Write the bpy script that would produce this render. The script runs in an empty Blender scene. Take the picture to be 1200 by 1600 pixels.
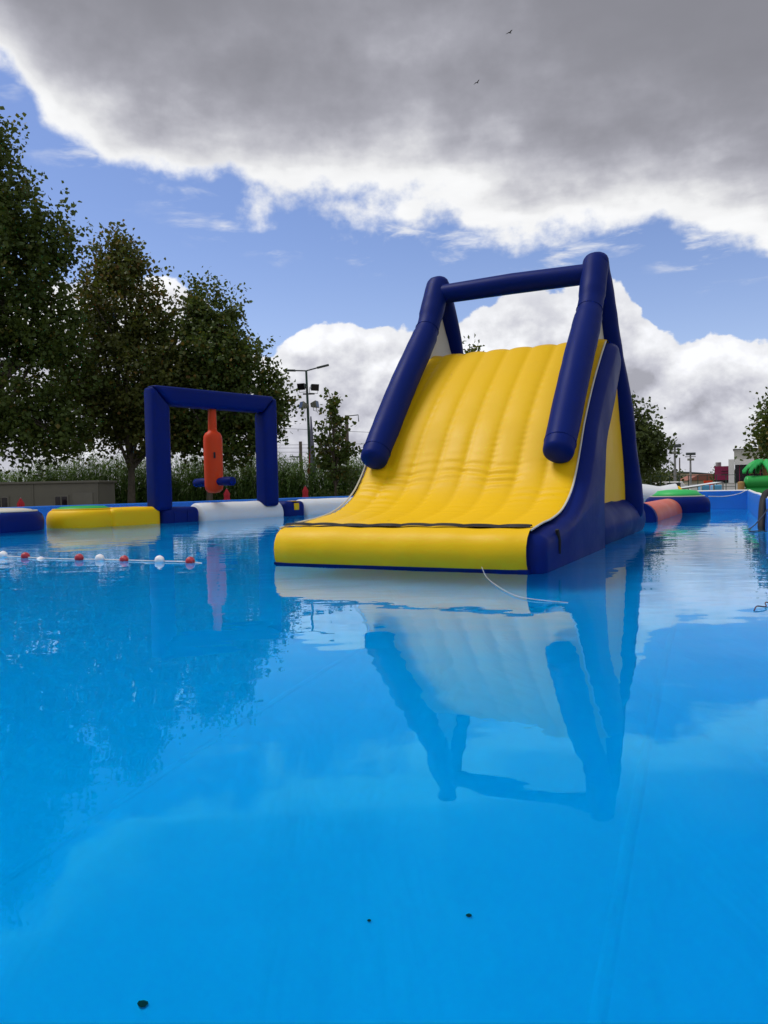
import bpy, bmesh, math, random
from mathutils import Vector, Matrix, noise
R = math.radians
PI = math.pi
sc = bpy.context.scene
C = sc.collection

# ------------------------------------------------------------------ camera
CAM_H = 0.9
PITCH, ROLL = 0.0336, 0.0205
cam = bpy.data.cameras.new('camera')
cam.sensor_fit = 'VERTICAL'
cam.sensor_height = 36.0
cam.lens = 36.0 * 1202 / 1600
cam.clip_start = 0.05
cam.clip_end = 6000
co = bpy.data.objects.new('camera', cam)
C.objects.link(co)
co.matrix_world = Matrix.Translation((0, 0, CAM_H)) @ Matrix.Rotation(PI/2 - PITCH, 4, 'X') @ Matrix.Rotation(-ROLL, 4, 'Z')
sc.camera = co

# ------------------------------------------------------------------ sun, sky, exposure
SUN_EL, SUN_AZ = R(60), R(-75)          # azimuth from +Y towards +X
SUN_DIR = Vector((math.sin(SUN_AZ)*math.cos(SUN_EL), math.cos(SUN_AZ)*math.cos(SUN_EL), math.sin(SUN_EL)))
sl = bpy.data.lights.new('sun', 'SUN')
sl.energy = 2.6
sl.angle = R(24)
sl.color = (1.0, 0.96, 0.9)
so = bpy.data.objects.new('sun', sl)
C.objects.link(so)
so.rotation_euler = SUN_DIR.to_track_quat('Z', 'Y').to_euler()

vs = sc.view_settings
vs.view_transform = 'Standard'
vs.look = 'None'
vs.exposure = 0.0
vs.gamma = 1.0
vs.use_curve_mapping = False
sc.cycles.use_denoising = True
sc.cycles.max_bounces = 7
sc.cycles.diffuse_bounces = 3
sc.cycles.blur_glossy = 1.0
sc.cycles.transparent_max_bounces = 12
sc.cycles.sample_clamp_indirect = 8

class NT:
    """small node-tree helper"""
    def __init__(s, tree):
        s.t = tree
        s.t.nodes.clear()
    def n(s, kind, **kw):
        nd = s.t.nodes.new(kind)
        for k, v in kw.items():
            setattr(nd, k, v)
        return nd
    def put(s, sock, v):
        if v is None:
            return
        if isinstance(v, bpy.types.NodeSocket):
            s.t.links.new(v, sock)
        else:
            if hasattr(sock.default_value, '__len__') and not hasattr(v, '__len__'):
                v = (v,) * len(sock.default_value)
            if hasattr(sock.default_value, '__len__') and len(sock.default_value) == 4 and len(v) == 3:
                v = tuple(v) + (1,)
            sock.default_value = v
    def m(s, op, a, b=None, c=None, clamp=False):
        nd = s.n('ShaderNodeMath', operation=op)
        nd.use_clamp = clamp
        s.put(nd.inputs[0], a); s.put(nd.inputs[1], b); s.put(nd.inputs[2], c)
        return nd.outputs[0]
    def vm(s, op, a, b=None):
        nd = s.n('ShaderNodeVectorMath', operation=op)
        s.put(nd.inputs[0], a)
        if b is not None:
            if op == 'SCALE':
                s.put(nd.inputs[3], b)
            else:
                s.put(nd.inputs[1], b)
        return nd.outputs['Value' if op in ('LENGTH', 'DOT_PRODUCT') else 'Vector']
    def noise(s, vec, scale, detail=4, rough=0.5, dist=0.0, out='Fac'):
        nd = s.n('ShaderNodeTexNoise')
        if vec is not None:
            s.put(nd.inputs['Vector'], vec)
        s.put(nd.inputs['Scale'], scale); s.put(nd.inputs['Detail'], detail)
        s.put(nd.inputs['Roughness'], rough); s.put(nd.inputs['Distortion'], dist)
        return nd.outputs[out]
    def sm(s, v, a, b, lo=0.0, hi=1.0, kind='SMOOTHSTEP'):
        nd = s.n('ShaderNodeMapRange', interpolation_type=kind)
        s.put(nd.inputs['Value'], v); s.put(nd.inputs['From Min'], a); s.put(nd.inputs['From Max'], b)
        s.put(nd.inputs['To Min'], lo); s.put(nd.inputs['To Max'], hi)
        return nd.outputs[0]
    def mix(s, f, a, b, blend='MIX'):
        nd = s.n('ShaderNodeMix', data_type='RGBA', blend_type=blend)
        s.put(nd.inputs[0], f); s.put(nd.inputs[6], a); s.put(nd.inputs[7], b)
        return nd.outputs[2]
    def sep(s, v):
        nd = s.n('ShaderNodeSeparateXYZ'); s.put(nd.inputs[0], v)
        return nd.outputs
    def comb(s, x, y, z):
        nd = s.n('ShaderNodeCombineXYZ')
        s.put(nd.inputs[0], x); s.put(nd.inputs[1], y); s.put(nd.inputs[2], z)
        return nd.outputs[0]
    def mapv(s, v, scale=(1, 1, 1), loc=(0, 0, 0), rot=(0, 0, 0)):
        nd = s.n('ShaderNodeMapping')
        s.put(nd.inputs[0], v); s.put(nd.inputs['Scale'], scale); s.put(nd.inputs['Location'], loc); s.put(nd.inputs['Rotation'], rot)
        return nd.outputs[0]
    def fcurve(s, v, x0, x1, y1, pts):
        """piecewise curve of v in [x0,x1] with outputs in [0,y1]"""
        f = s.m('DIVIDE', s.m('SUBTRACT', v, x0), x1 - x0, clamp=True)
        nd = s.n('ShaderNodeFloatCurve')
        cu = nd.mapping.curves[0]
        P = [((x - x0)/(x1 - x0), y/y1) for x, y in pts]
        cu.points[0].location = P[0]
        cu.points[1].location = P[-1]
        for p in P[1:-1]:
            cu.points.new(*p)
        nd.mapping.update()
        s.put(nd.inputs['Value'], f)
        return s.m('MULTIPLY', nd.outputs[0], y1)

w = bpy.data.worlds.new('World')
sc.world = w
w.use_nodes = True
t = NT(w.node_tree)
D = t.vm('NORMALIZE', t.n('ShaderNodeTexCoord').outputs['Generated'])
sky = t.n('ShaderNodeTexSky', sky_type='NISHITA')
sky.sun_disc = False
sky.sun_elevation = SUN_EL
sky.sun_rotation = SUN_AZ
sky.altitude = 50
sky.air_density = 1.0
sky.dust_density = 0.25
sky.ozone_density = 2.5
WS = 0.15
dx, dy, dz = t.sep(D)
zc = t.m('MAXIMUM', dz, 0.03)
qx = t.m('DIVIDE', dx, zc)
qy = t.m('DIVIDE', dy, zc)
q = t.comb(qx, qy, 0.0)
# --- high grey cloud deck whose edge crosses the view
yb = t.fcurve(qx, -6, 6, 6.0, [(-6, .3), (-3, .6), (-1.6, 1.0), (-.95, 2.0), (-.58, 2.68), (-.24, 2.85), (.12, 2.98), (.8, 3.2), (1.2, 3.2), (1.8, 3.55), (3, 3.9), (6, 4.5)])
n_big = t.noise(t.mapv(q, loc=(3.1, 1.7, 0.4)), 1.5, 5, 0.55)
n_low = t.noise(t.mapv(q, loc=(7.3, 2.2, 1.4)), 0.75, 3, 0.5)
n_edge = t.noise(t.mapv(D, loc=(6.1, 0.2, 3.3), scale=(1, 1, 1.15)), 9.0, 6, 0.56)
dd = t.m('ADD', t.m('SUBTRACT', yb, qy), t.m('MULTIPLY', t.m('SUBTRACT', n_big, 0.5), 0.7))
dd = t.m('ADD', dd, t.m('MULTIPLY', t.m('SUBTRACT', n_edge, 0.5), 1.9))
deck = t.sm(dd, -0.04, 0.30)
# wisps under the edge
n_w = t.noise(t.mapv(q, loc=(1.3, 9.7, 2.4)), 2.6, 5, 0.62, 0.3)
wis = t.m('MULTIPLY', t.sm(n_w, 0.5, 0.72), t.sm(dd, -0.75, -0.05))
wis = t.m('MULTIPLY', wis, 0.85)
deck = t.m('MAXIMUM', deck, wis)
# thickness varies; unseen veils overhead and behind are brightened to light the slide
thick = t.m('ADD', t.m('SUBTRACT', dd, t.m('MULTIPLY', t.m('SUBTRACT', n_edge, 0.5), 0.95)), t.m('MULTIPLY', t.m('SUBTRACT', n_low, 0.5), 1.3))
thick = t.m('ADD', thick, t.m('MULTIPLY', t.m('SUBTRACT', n_big, 0.5), 0.35))
deck_b = t.fcurve(thick, 0, 6, 1.2, [(0, .92), (.3, .95), (.52, .80), (.78, .52), (1.05, .35), (1.35, .285), (1.7, .28), (2.3, .33), (2.9, .48), (4, .68), (6, .75)])
fine = t.noise(t.mapv(q, loc=(5.3, 0.7, 3.4)), 4.0, 3, 0.55)
deck_b = t.m('MULTIPLY', deck_b, t.sm(fine, 0.25, 0.75, 0.96, 1.04))
deck_c = t.mix(t.sm(deck_b, 0.3, 0.95), (0.94, 0.945, 1.08, 1), (0.985, 0.99, 1.0, 1))
deck_c = t.vm('SCALE', deck_c, t.m('DIVIDE', deck_b, WS))
# --- cumulus bank along the horizon
az = t.m('MULTIPLY', t.m('ARCTAN2', dx, dy), 180/PI)
el = t.m('MULTIPLY', t.m('ARCSINE', dz), 180/PI)
top = t.fcurve(az, -180, 180, 20, [(-180, 9), (-120, 10), (-60, 10), (-32, 12), (-22, 14.2), (-17, 14), (-13, 12.8), (-10.3, 10.2), (-8.8, 9.0), (-6.5, 11), (-1.6, 12.2), (2.7, 11.8), (6, 12.6), (10, 13.6), (14, 13.8), (17.5, 12.9), (20, 10.8), (21.5, 10.3), (23.5, 10.2), (26.6, 9.1), (35, 8.5), (60, 10), (120, 9), (180, 9)])
Dn = t.mapv(D, loc=(0.4, 2.3, 1.1), scale=(1, 1, 1.25))
c1 = t.noise(Dn, 10, 8, 0.53)
c2 = t.noise(t.vm('ADD', Dn, (-0.008, 0.0, 0.020)), 10, 8, 0.53)
c0 = t.noise(t.mapv(D, loc=(4.4, 0.3, 2.1), scale=(1, 1, 1.6)), 4.0, 3, 0.45)
cd = t.m('ADD', t.m('SUBTRACT', top, el), t.m('MULTIPLY', t.m('SUBTRACT', c1, 0.5), 7.5))
cum = t.sm(cd, 0.0, 0.32)
lit = t.m('MULTIPLY', t.m('SUBTRACT', c1, c2), 2.0)
depth = t.sm(cd, 0.6, 7.0)
cb = t.m('SUBTRACT', 0.88, t.m('MULTIPLY', depth, t.sm(c0, 0.36, 0.66, 0.12, 0.44)))
cb = t.m('ADD', cb, t.m('MULTIPLY', lit, t.sm(cd, 0.0, 2.0, 0.4, 1.0)))
cb = t.m('MINIMUM', t.m('MAXIMUM', cb, 0.42), 1.02)
cb = t.m('ADD', t.m('MULTIPLY', cb, t.sm(el, 1.0, 5.0, 0.35, 1.0)), t.sm(el, 1.0, 5.0, 0.44, 0.0))
cum_c = t.mix(t.sm(cb, 0.5, 0.9), (0.93, 0.94, 1.07, 1), (0.97, 0.98, 1.02, 1))
cum_c = t.vm('SCALE', cum_c, t.m('DIVIDE', cb, WS))
base = t.mix(t.sm(el, 0.0, 20.0, 0.14, 0.0), t.vm('MULTIPLY', sky.outputs[0], (0.84, 0.80, 0.94)), (6.5, 6.9, 7.4, 1))
col = t.mix(cum, base, cum_c)
col = t.mix(t.m('MULTIPLY', deck, t.sm(el, 2.0, 9.0)), col, deck_c)
bg = t.n('ShaderNodeBackground')
t.put(bg.inputs[0], col)
bg.inputs[1].default_value = WS
t.t.links.new(bg.outputs[0], t.n('ShaderNodeOutputWorld').inputs[0])

# ------------------------------------------------------------------ helpers
TH = 0.4657                      # heading of the slide and of the float row
DIRV = Vector((math.sin(TH), math.cos(TH), 0))
DIRN = Vector((math.cos(TH), -math.sin(TH), 0))
rng = random.Random(7)

class MB:
    """collects verts and faces, then becomes one mesh object"""
    def __init__(s):
        s.v = []; s.f = []; s.mi = []; s.colr = None
    def add(s, vs, fs):
        o = len(s.v)
        s.v += [tuple(p) for p in vs]
        s.f += [tuple(i + o for i in f) for f in fs]
        return s
    def box(s, c, d, rz=0.0):
        cx, cy, cz = c; hx, hy, hz = d[0]/2, d[1]/2, d[2]/2
        cs, sn = math.cos(rz), math.sin(rz)
        P = []
        for z in (-hz, hz):
            for x, y in ((-hx, -hy), (hx, -hy), (hx, hy), (-hx, hy)):
                P.append((cx + x*cs - y*sn, cy + x*sn + y*cs, cz + z))
        return s.add(P, [(3, 2, 1, 0), (4, 5, 6, 7), (0, 1, 5, 4), (1, 2, 6, 5), (2, 3, 7, 6), (3, 0, 4, 7)])
    def tube(s, pts, r, seg=12, cap=True, round_ends=False, flat=1.0):
        pts = [Vector(p) for p in pts]
        if not hasattr(r, '__len__'):
            r = [r]*len(pts)
        r = list(r)
        if round_ends:
            a = (pts[0] - pts[1]).normalized(); b = (pts[-1] - pts[-2]).normalized()
            p0, p1, r0, r1 = pts[0], pts[-1], r[0], r[-1]
            st = [(math.sin(k*PI/2/5), math.cos(k*PI/2/5)) for k in range(1, 5)] + [(0.995, 0.06)]
            pts = [p0 + a*(r0*x*round_ends) for x, _ in reversed(st)] + pts + [p1 + b*(r1*x*round_ends) for x, _ in st]
            r = [r0*y for _, y in reversed(st)] + r + [r1*y for _, y in st]
        up = None
        rings = []
        for i, p in enumerate(pts):
            tg = (pts[min(i+1, len(pts)-1)] - pts[max(i-1, 0)]).normalized()
            if up is None:
                up = Vector((0, 0, 1)) if abs(tg.z) < 0.9 else Vector((1, 0, 0))
            e1 = (up - tg*up.dot(tg)).normalized()
            e2 = tg.cross(e1)
            up = e1
            rings.append([p + e1*(r[i]*math.cos(a)*flat) + e2*(r[i]*math.sin(a)) for a in (2*PI*k/seg for k in range(seg))])
        o = len(s.v)
        for g in rings:
            s.v += [tuple(x) for x in g]
        for i in range(len(rings)-1):
            for k in range(seg):
                k2 = (k+1) % seg
                s.f.append((o+i*seg+k, o+i*seg+k2, o+(i+1)*seg+k2, o+(i+1)*seg+k))
        if cap:
            s.f.append(tuple(o+k for k in range(seg))[::-1])
            s.f.append(tuple(o+(len(rings)-1)*seg+k for k in range(seg)))
        return s
    def lathe(s, prof, c=(0, 0, 0), seg=40):
        o = len(s.v)
        for r, z in prof:
            for k in range(seg):
                a = 2*PI*k/seg
                s.v.append((c[0]+r*math.cos(a), c[1]+r*math.sin(a), c[2]+z))
        for i in range(len(prof)-1):
            for k in range(seg):
                k2 = (k+1) % seg
                s.f.append((o+i*seg+k, o+i*seg+k2, o+(i+1)*seg+k2, o+(i+1)*seg+k))
        s.f.append(tuple(o+k for k in range(seg))[::-1])
        s.f.append(tuple(o+(len(prof)-1)*seg+k for k in range(seg)))
        return s
    def prism(s, poly, a, b, axis='x'):
        """polygon of (p,q) extruded from a to b along the axis (x: p=y q=z ; z: p=x q=y)"""
        n = len(poly)
        if axis == 'x':
            P = [(a, p, q) for p, q in poly] + [(b, p, q) for p, q in poly]
        elif axis == 'y':
            P = [(p, a, q) for p, q in poly] + [(p, b, q) for p, q in poly]
        else:
            P = [(p, q, a) for p, q in poly] + [(p, q, b) for p, q in poly]
        F = [tuple(range(n))[::-1], tuple(range(n, 2*n))] + [(i, (i+1) % n, n+(i+1) % n, n+i) for i in range(n)]
        return s.add(P, F)
    def build(s, name, mat, parent=None, bevel=0, seg=3, smooth=True, sharp=40, fix=True, loc=None):
        me = bpy.data.meshes.new(name)
        me.from_pydata(s.v, [], s.f)
        if fix or bevel:
            bm = bmesh.new(); bm.from_mesh(me)
            bmesh.ops.recalc_face_normals(bm, faces=bm.faces)
            if bevel:
                es = [e for e in bm.edges if len(e.link_faces) == 2 and e.calc_face_angle(0) > R(35)]
                bmesh.ops.bevel(bm, geom=es, offset=bevel, segments=seg, profile=0.5, affect='EDGES', clamp_overlap=True)
            bm.to_mesh(me); bm.free()
        if smooth:
            me.shade_smooth()
            if sharp:
                me.set_sharp_from_angle(angle=R(sharp))
        o = bpy.data.objects.new(name, me)
        C.objects.link(o)
        for m_ in (mat if isinstance(mat, (list, tuple)) else [mat]):
            me.materials.append(m_)
        if parent:
            o.parent = parent
        if loc:
            o.location = loc
        return o

def rumple(o, amp, scale, stretch=(1, 1, 1), seed=0.0):
    """push the skin in and out a little along its normals, as slack fabric does"""
    me = o.data
    nr = [v.normal.copy() for v in me.vertices]
    for v, n in zip(me.vertices, nr):
        c = v.co
        v.co = c + n*amp*noise.noise((c.x*scale*stretch[0]+seed, c.y*scale*stretch[1], c.z*scale*stretch[2]))
    return o

def tag(o, label, cat, group=None, kind=None):
    o['label'] = label
    o['category'] = cat
    if group: o['group'] = group
    if kind: o['kind'] = kind
    return o

def thing(name, label, cat, loc=(0, 0, 0), rz=0.0, group=None):
    o = bpy.data.objects.new(name, None)
    C.objects.link(o)
    o.empty_display_size = 0.2
    o.location = loc
    o.rotation_euler = (0, 0, rz)
    return tag(o, label, cat, group)

def copy_tree(o, parent=None):
    c = o.copy(); C.objects.link(c); c.parent = parent
    for ch in list(o.children):
        copy_tree(ch, c)
    return c

def catmull(P, n=8):
    P = [Vector(p) for p in P]
    Q = [P[0]*2 - P[1]] + P + [P[-1]*2 - P[-2]]
    out = []
    for i in range(1, len(Q)-2):
        for k in range(n):
            u = k/n
            a, b, c, d = Q[i-1], Q[i], Q[i+1], Q[i+2]
            out.append(0.5*((2*b) + (c-a)*u + (2*a-5*b+4*c-d)*u*u + (3*b-a-3*c+d)*u**3))
    out.append(P[-1])
    return out

# ------------------------------------------------------------------ materials
def mat_new(name):
    m = bpy.data.materials.new(name)
    m.use_nodes = True
    t = NT(m.node_tree)
    out = t.n('ShaderNodeOutputMaterial')
    b = t.n('ShaderNodeBsdfPrincipled')
    t.t.links.new(b.outputs[0], out.inputs[0])
    return m, t, b, out

def pvc(name, col, rough=0.38, dirt=0.10, bump=0.22, spec=0.3, fade=None):
    """inflated tarpaulin: faint weave, soft wrinkles, slightly scuffed gloss"""
    m, t, b, out = mat_new(name)
    oc = t.n('ShaderNodeTexCoord').outputs['Object']
    n1 = t.noise(oc, 1.3, 5, 0.6)
    n2 = t.noise(oc, 14, 4, 0.6)
    c = t.mix(t.m('MULTIPLY', t.sm(n1, 0.42, 0.72), dirt), col, tuple(x*0.72 + 0.03 for x in col[:3]))
    c = t.mix(t.m('MULTIPLY', t.sm(n2, 0.55, 0.75), dirt*0.3), c, tuple(min(1, x*1.1 + 0.015) for x in col[:3]))
    t.put(b.inputs['Base Color'], c)
    t.put(b.inputs['Roughness'], t.sm(n1, 0.3, 0.7, rough-0.05, rough+0.08))
    b.inputs['Specular IOR Level'].default_value = spec
    wr = t.noise(t.mapv(oc, scale=(1, 1, 2.2)), 3.2, 4, 0.55, 0.6)
    hgt = t.m('ADD', t.m('MULTIPLY', wr, 0.012), t.m('MULTIPLY', n2, 0.0001))
    bp = t.n('ShaderNodeBump')
    t.put(bp.inputs['Height'], hgt); bp.inputs['Strength'].default_value = bump; bp.inputs['Distance'].default_value = 1.0
    t.t.links.new(bp.outputs[0], b.inputs['Normal'])
    return m

def plain(name, col, rough=0.6, var=0.15, scale=3.0, bump=0.0, metal=0.0):
    m, t, b, out = mat_new(name)
    oc = t.n('ShaderNodeTexCoord').outputs['Object']
    n1 = t.noise(oc, scale, 6, 0.6)
    c = t.mix(t.sm(n1, 0.3, 0.7), tuple(x*(1-var) for x in col[:3]), tuple(min(1, x*(1+var)) for x in col[:3]))
    t.put(b.inputs['Base Color'], c)
    t.put(b.inputs['Roughness'], t.sm(n1, 0.3, 0.7, max(0.05, rough-0.08), min(1, rough+0.08)))
    b.inputs['Metallic'].default_value = metal
    if bump:
        bp = t.n('ShaderNodeBump')
        t.put(bp.inputs['Height'], t.noise(oc, scale*6, 4)); bp.inputs['Strength'].default_value = bump; bp.inputs['Distance'].default_value = 0.02
        t.t.links.new(bp.outputs[0], b.inputs['Normal'])
    return m

NAVY = (0.002, 0.012, 0.125)
YEL = (0.72, 0.44, 0.004)
M = {}
M['navy'] = pvc('navy_pvc', NAVY, 0.46, 0.04, spec=0.07)
M['yellow'] = pvc('yellow_pvc', YEL, 0.46, 0.12, spec=0.15)
M['cream'] = pvc('cream_pvc', (0.55, 0.53, 0.45), 0.45)
M['white'] = pvc('white_pvc', (0.60, 0.63, 0.66), 0.42, 0.14)
M['orange'] = pvc('orange_pvc', (0.62, 0.050, 0.010), 0.44, spec=0.15)
M['coral'] = pvc('coral_pvc', (0.58, 0.11, 0.06), 0.42)
M['green'] = pvc('green_pvc', (0.02, 0.32, 0.06), 0.42)
M['lime'] = pvc('bright_green_pvc', (0.03, 0.42, 0.10), 0.42)
M['tan'] = pvc('tan_pvc', (0.30, 0.18, 0.06), 0.5)
M['lblue'] = pvc('light_blue_plastic', (0.10, 0.36, 0.60), 0.4)
M['black'] = plain('black_webbing', (0.008, 0.008, 0.010), 0.8)
M['rope'] = plain('white_rope', (0.62, 0.62, 0.60), 0.8)
M['wetrope'] = plain('wet_rope', (0.36, 0.42, 0.46), 0.7)
M['drope'] = plain('dark_rope', (0.05, 0.06, 0.09), 0.8)
M['steel'] = plain('painted_steel', (0.06, 0.075, 0.08), 0.5)
M['gsteel'] = plain('green_painted_steel', (0.02, 0.06, 0.045), 0.5)
M['galv'] = plain('galvanised_steel', (0.22, 0.22, 0.22), 0.5, 0.2, 2.0)
M['lampgrey'] = plain('lamp_grey', (0.20, 0.21, 0.17), 0.5)
M['glassdark'] = plain('dark_glass', (0.012, 0.010, 0.014), 0.12, 0.1)
M['red'] = plain('red_canvas', (0.42, 0.02, 0.035), 0.75)
M['banner'] = plain('banner_print', (0.20, 0.20, 0.30), 0.7)
M['wood'] = plain('weathered_wood_pole', (0.12, 0.10, 0.085), 0.8)
M['cabin'] = plain('cabin_panel_paint', (0.115, 0.110, 0.085), 0.6, 0.10, 1.2)
M['concrete'] = plain('concrete', (0.36, 0.36, 0.33), 0.85, 0.12, 0.6)
M['wpaint'] = plain('white_paint', (0.70, 0.70, 0.70), 0.6, 0.06, 0.5)
M['magenta'] = plain('magenta_cladding', (0.30, 0.015, 0.085), 0.55, 0.1, 0.4)
M['beige'] = plain('beige_cladding', (0.42, 0.37, 0.26), 0.8, 0.1, 0.3)
M['terracotta'] = plain('terracotta_tile', (0.26, 0.10, 0.07), 0.85)
M['beakdark'] = plain('dark_bird_plumage', (0.03, 0.03, 0.032), 0.8)
M['insect'] = plain('dead_leaf', (0.02, 0.016, 0.010), 0.8)

def liner_mat():
    m, t, b, out = mat_new('blue_pool_liner')
    oc = t.n('ShaderNodeTexCoord').outputs['Object']
    n1 = t.noise(oc, 0.5, 5, 0.55)
    n2 = t.noise(oc, 5, 5, 0.6)
    c = t.mix(t.sm(n1, 0.3, 0.7), (0.001, 0.145, 0.60), (0.002, 0.170, 0.66))
    c = t.mix(t.m('MULTIPLY', t.sm(n2, 0.55, 0.8), 0.15), c, (0.002, 0.11, 0.46))
    t.put(b.inputs['Base Color'], c)
    b.inputs['Roughness'].default_value = 0.45
    bp = t.n('ShaderNodeBump'); t.put(bp.inputs['Height'], n1); bp.inputs['Strength'].default_value = 0.25; bp.inputs['Distance'].default_value = 0.1
    t.t.links.new(bp.outputs[0], b.inputs['Normal'])
    return m
M['liner'] = liner_mat()

def floor_mat():
    m, t, b, out = mat_new('pool_floor_liner')
    oc = t.n('ShaderNodeTexCoord').outputs['Object']
    n1 = t.noise(oc, 0.35, 5, 0.5)
    c = t.mix(t.sm(n1, 0.3, 0.7), (0.001, 0.445, 0.95), (0.002, 0.475, 0.98))
    t.put(b.inputs['Base Color'], c)
    b.inputs['Roughness'].default_value = 0.6
    n2 = t.noise(t.mapv(oc, scale=(1.0, .35, 1), rot=(0, 0, .43)), 1.4, 4, 0.5, 0.8)
    ox, oy, oz = t.sep(t.mapv(oc, rot=(0, 0, .41)))
    sm_ = t.m('ABSOLUTE', t.m('SUBTRACT', t.m('FRACT', t.m('DIVIDE', t.m('ADD', ox, 40.3), 2.05)), 0.5))
    seam = t.sm(sm_, 0.004, 0.014, 1.0, 0.0)
    c = t.mix(t.m('MULTIPLY', seam, 0.09), c, (0.001, 0.40, 0.82))
    t.put(b.inputs['Base Color'], c)
    bp = t.n('ShaderNodeBump'); t.put(bp.inputs['Height'], t.m('ADD', n2, t.m('MULTIPLY', seam, 0.05))); bp.inputs['Strength'].default_value = 0.5; bp.inputs['Distance'].default_value = 0.12
    t.t.links.new(bp.outputs[0], b.inputs['Normal'])
    return m
M['floor'] = floor_mat()

def water_mat():
    m = bpy.data.materials.new('pool_water')
    m.use_nodes = True
    t = NT(m.node_tree)
    out = t.n('ShaderNodeOutputMaterial')
    oc = t.n('ShaderNodeTexCoord').outputs['Object']
    ox, oy, oz = t.sep(oc)
    swell = t.noise(t.mapv(oc, scale=(0.8, 1.2, 1), rot=(0, 0, 0.3)), 1.6, 2, 0.45)
    mid = t.noise(t.mapv(oc, scale=(0.8, 1.15, 1), rot=(0, 0, -0.2)), 3.8, 1.5, 0.45)
    rip = t.noise(t.mapv(oc, scale=(0.75, 1.2, 1)), 13, 2, 0.5)
    gust = t.noise(t.mapv(oc, loc=(2.2, 1.1, 0), scale=(1, 0.7, 1)), 0.28, 3, 0.55)
    far = t.sm(oy, 4.0, 10.0)
    left = t.sm(ox, 1.0, -3.0)
    act = t.m('MULTIPLY', far, t.sm(gust, 0.36, 0.62, 0.25, 1.0))
    hgt = t.m('MULTIPLY', swell, t.m('ADD', 0.0035, t.m('MULTIPLY', act, 0.003)))
    hgt = t.m('ADD', hgt, t.m('MULTIPLY', mid, t.m('ADD', 0.0006, t.m('MULTIPLY', act, 0.0034))))
    hgt = t.m('ADD', hgt, t.m('MULTIPLY', rip, t.m('ADD', 0.00006, t.m('MULTIPLY', t.m('MULTIPLY', act, left), 0.00035))))
    bp = t.n('ShaderNodeBump')
    t.put(bp.inputs['Height'], hgt); bp.inputs['Strength'].default_value = 1.0; bp.inputs['Distance'].default_value = 1.0
    fr = t.n('ShaderNodeFresnel'); fr.inputs['IOR'].default_value = 1.333
    t.t.links.new(bp.outputs[0], fr.inputs['Normal'])
    tr = t.n('ShaderNodeBsdfRefraction'); tr.inputs['Color'].default_value = (0.10, 0.95, 1.0, 1); tr.inputs['IOR'].default_value = 1.333; tr.inputs['Roughness'].default_value = 0.0
    t.t.links.new(bp.outputs[0], tr.inputs['Normal'])
    gl = t.n('ShaderNodeBsdfGlossy'); gl.inputs['Roughness'].default_value = 0.0
    t.put(gl.inputs['Color'], t.mix(t.sm(fr.outputs[0], 0.10, 0.42, kind='LINEAR'), (0.10, 0.88, 1.0), (0.88, 0.97, 0.98)))
    t.t.links.new(bp.outputs[0], gl.inputs['Normal'])
    mx = t.n('ShaderNodeMixShader')
    t.t.links.new(fr.outputs[0], mx.inputs[0])
    t.t.links.new(tr.outputs[0], mx.inputs[1])
    t.t.links.new(gl.outputs[0], mx.inputs[2])
    t.t.links.new(mx.outputs[0], out.inputs[0])
    return m
M['water'] = water_mat()

def leaf_mat(name, c0, c1, c2, trans=0.25):
    m, t, b, out = mat_new(name)
    at = t.n('ShaderNodeAttribute', attribute_name='tint')
    f = at.outputs['Fac']
    c = t.mix(t.sm(f, 0.0, 0.75, kind='LINEAR'), c0, c1)
    c = t.mix(t.sm(f, 0.8, 1.0), c, c2)
    t.put(b.inputs['Base Color'], c)
    b.inputs['Roughness'].default_value = 0.5
    b.inputs['Specular IOR Level'].default_value = 0.3
    tl = t.n('ShaderNodeBsdfTranslucent')
    t.put(tl.inputs[0], t.mix(0.5, c, (0.14, 0.17, 0.02)))
    mx = t.n('ShaderNodeMixShader'); mx.inputs[0].default_value = trans
    t.t.links.new(b.outputs[0], mx.inputs[1]); t.t.links.new(tl.outputs[0], mx.inputs[2])
    t.t.links.new(mx.outputs[0], out.inputs[0])
    return m
M['leaf'] = leaf_mat('plane_tree_leaf', (0.040, 0.075, 0.014), (0.075, 0.112, 0.020), (0.17, 0.12, 0.025), 0.34)
M['leaf_dark'] = leaf_mat('dark_leaf', (0.035, 0.062, 0.016), (0.065, 0.092, 0.022), (0.11, 0.10, 0.025), 0.25)
M['leaf_red'] = leaf_mat('turning_leaf', (0.045, 0.072, 0.014), (0.10, 0.105, 0.020), (0.21, 0.11, 0.025), 0.34)
M['reed'] = leaf_mat('reed_blade', (0.050, 0.125, 0.020), (0.10, 0.195, 0.035), (0.20, 0.20, 0.08), 0.35)
M['bark'] = plain('plane_bark', (0.085, 0.072, 0.055), 0.9, 0.35, 3.0, 0.6)
M['trunk'] = plain('thin_bark', (0.07, 0.055, 0.04), 0.9, 0.3, 4.0, 0.5)

def ground_mat():
    m, t, b, out = mat_new('dry_grass_and_dust')
    oc = t.n('ShaderNodeTexCoord').outputs['Object']
    n1 = t.noise(oc, 0.15, 8, 0.6); n2 = t.noise(oc, 4, 6, 0.65)
    c = t.mix(t.sm(n1, 0.4, 0.6), (0.15, 0.13, 0.085), (0.06, 0.075, 0.03))
    c = t.mix(t.m('MULTIPLY', t.sm(n2, 0.4, 0.7), 0.5), c, (0.20, 0.17, 0.12))
    t.put(b.inputs['Base Color'], c); b.inputs['Roughness'].default_value = 0.95
    return m

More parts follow.
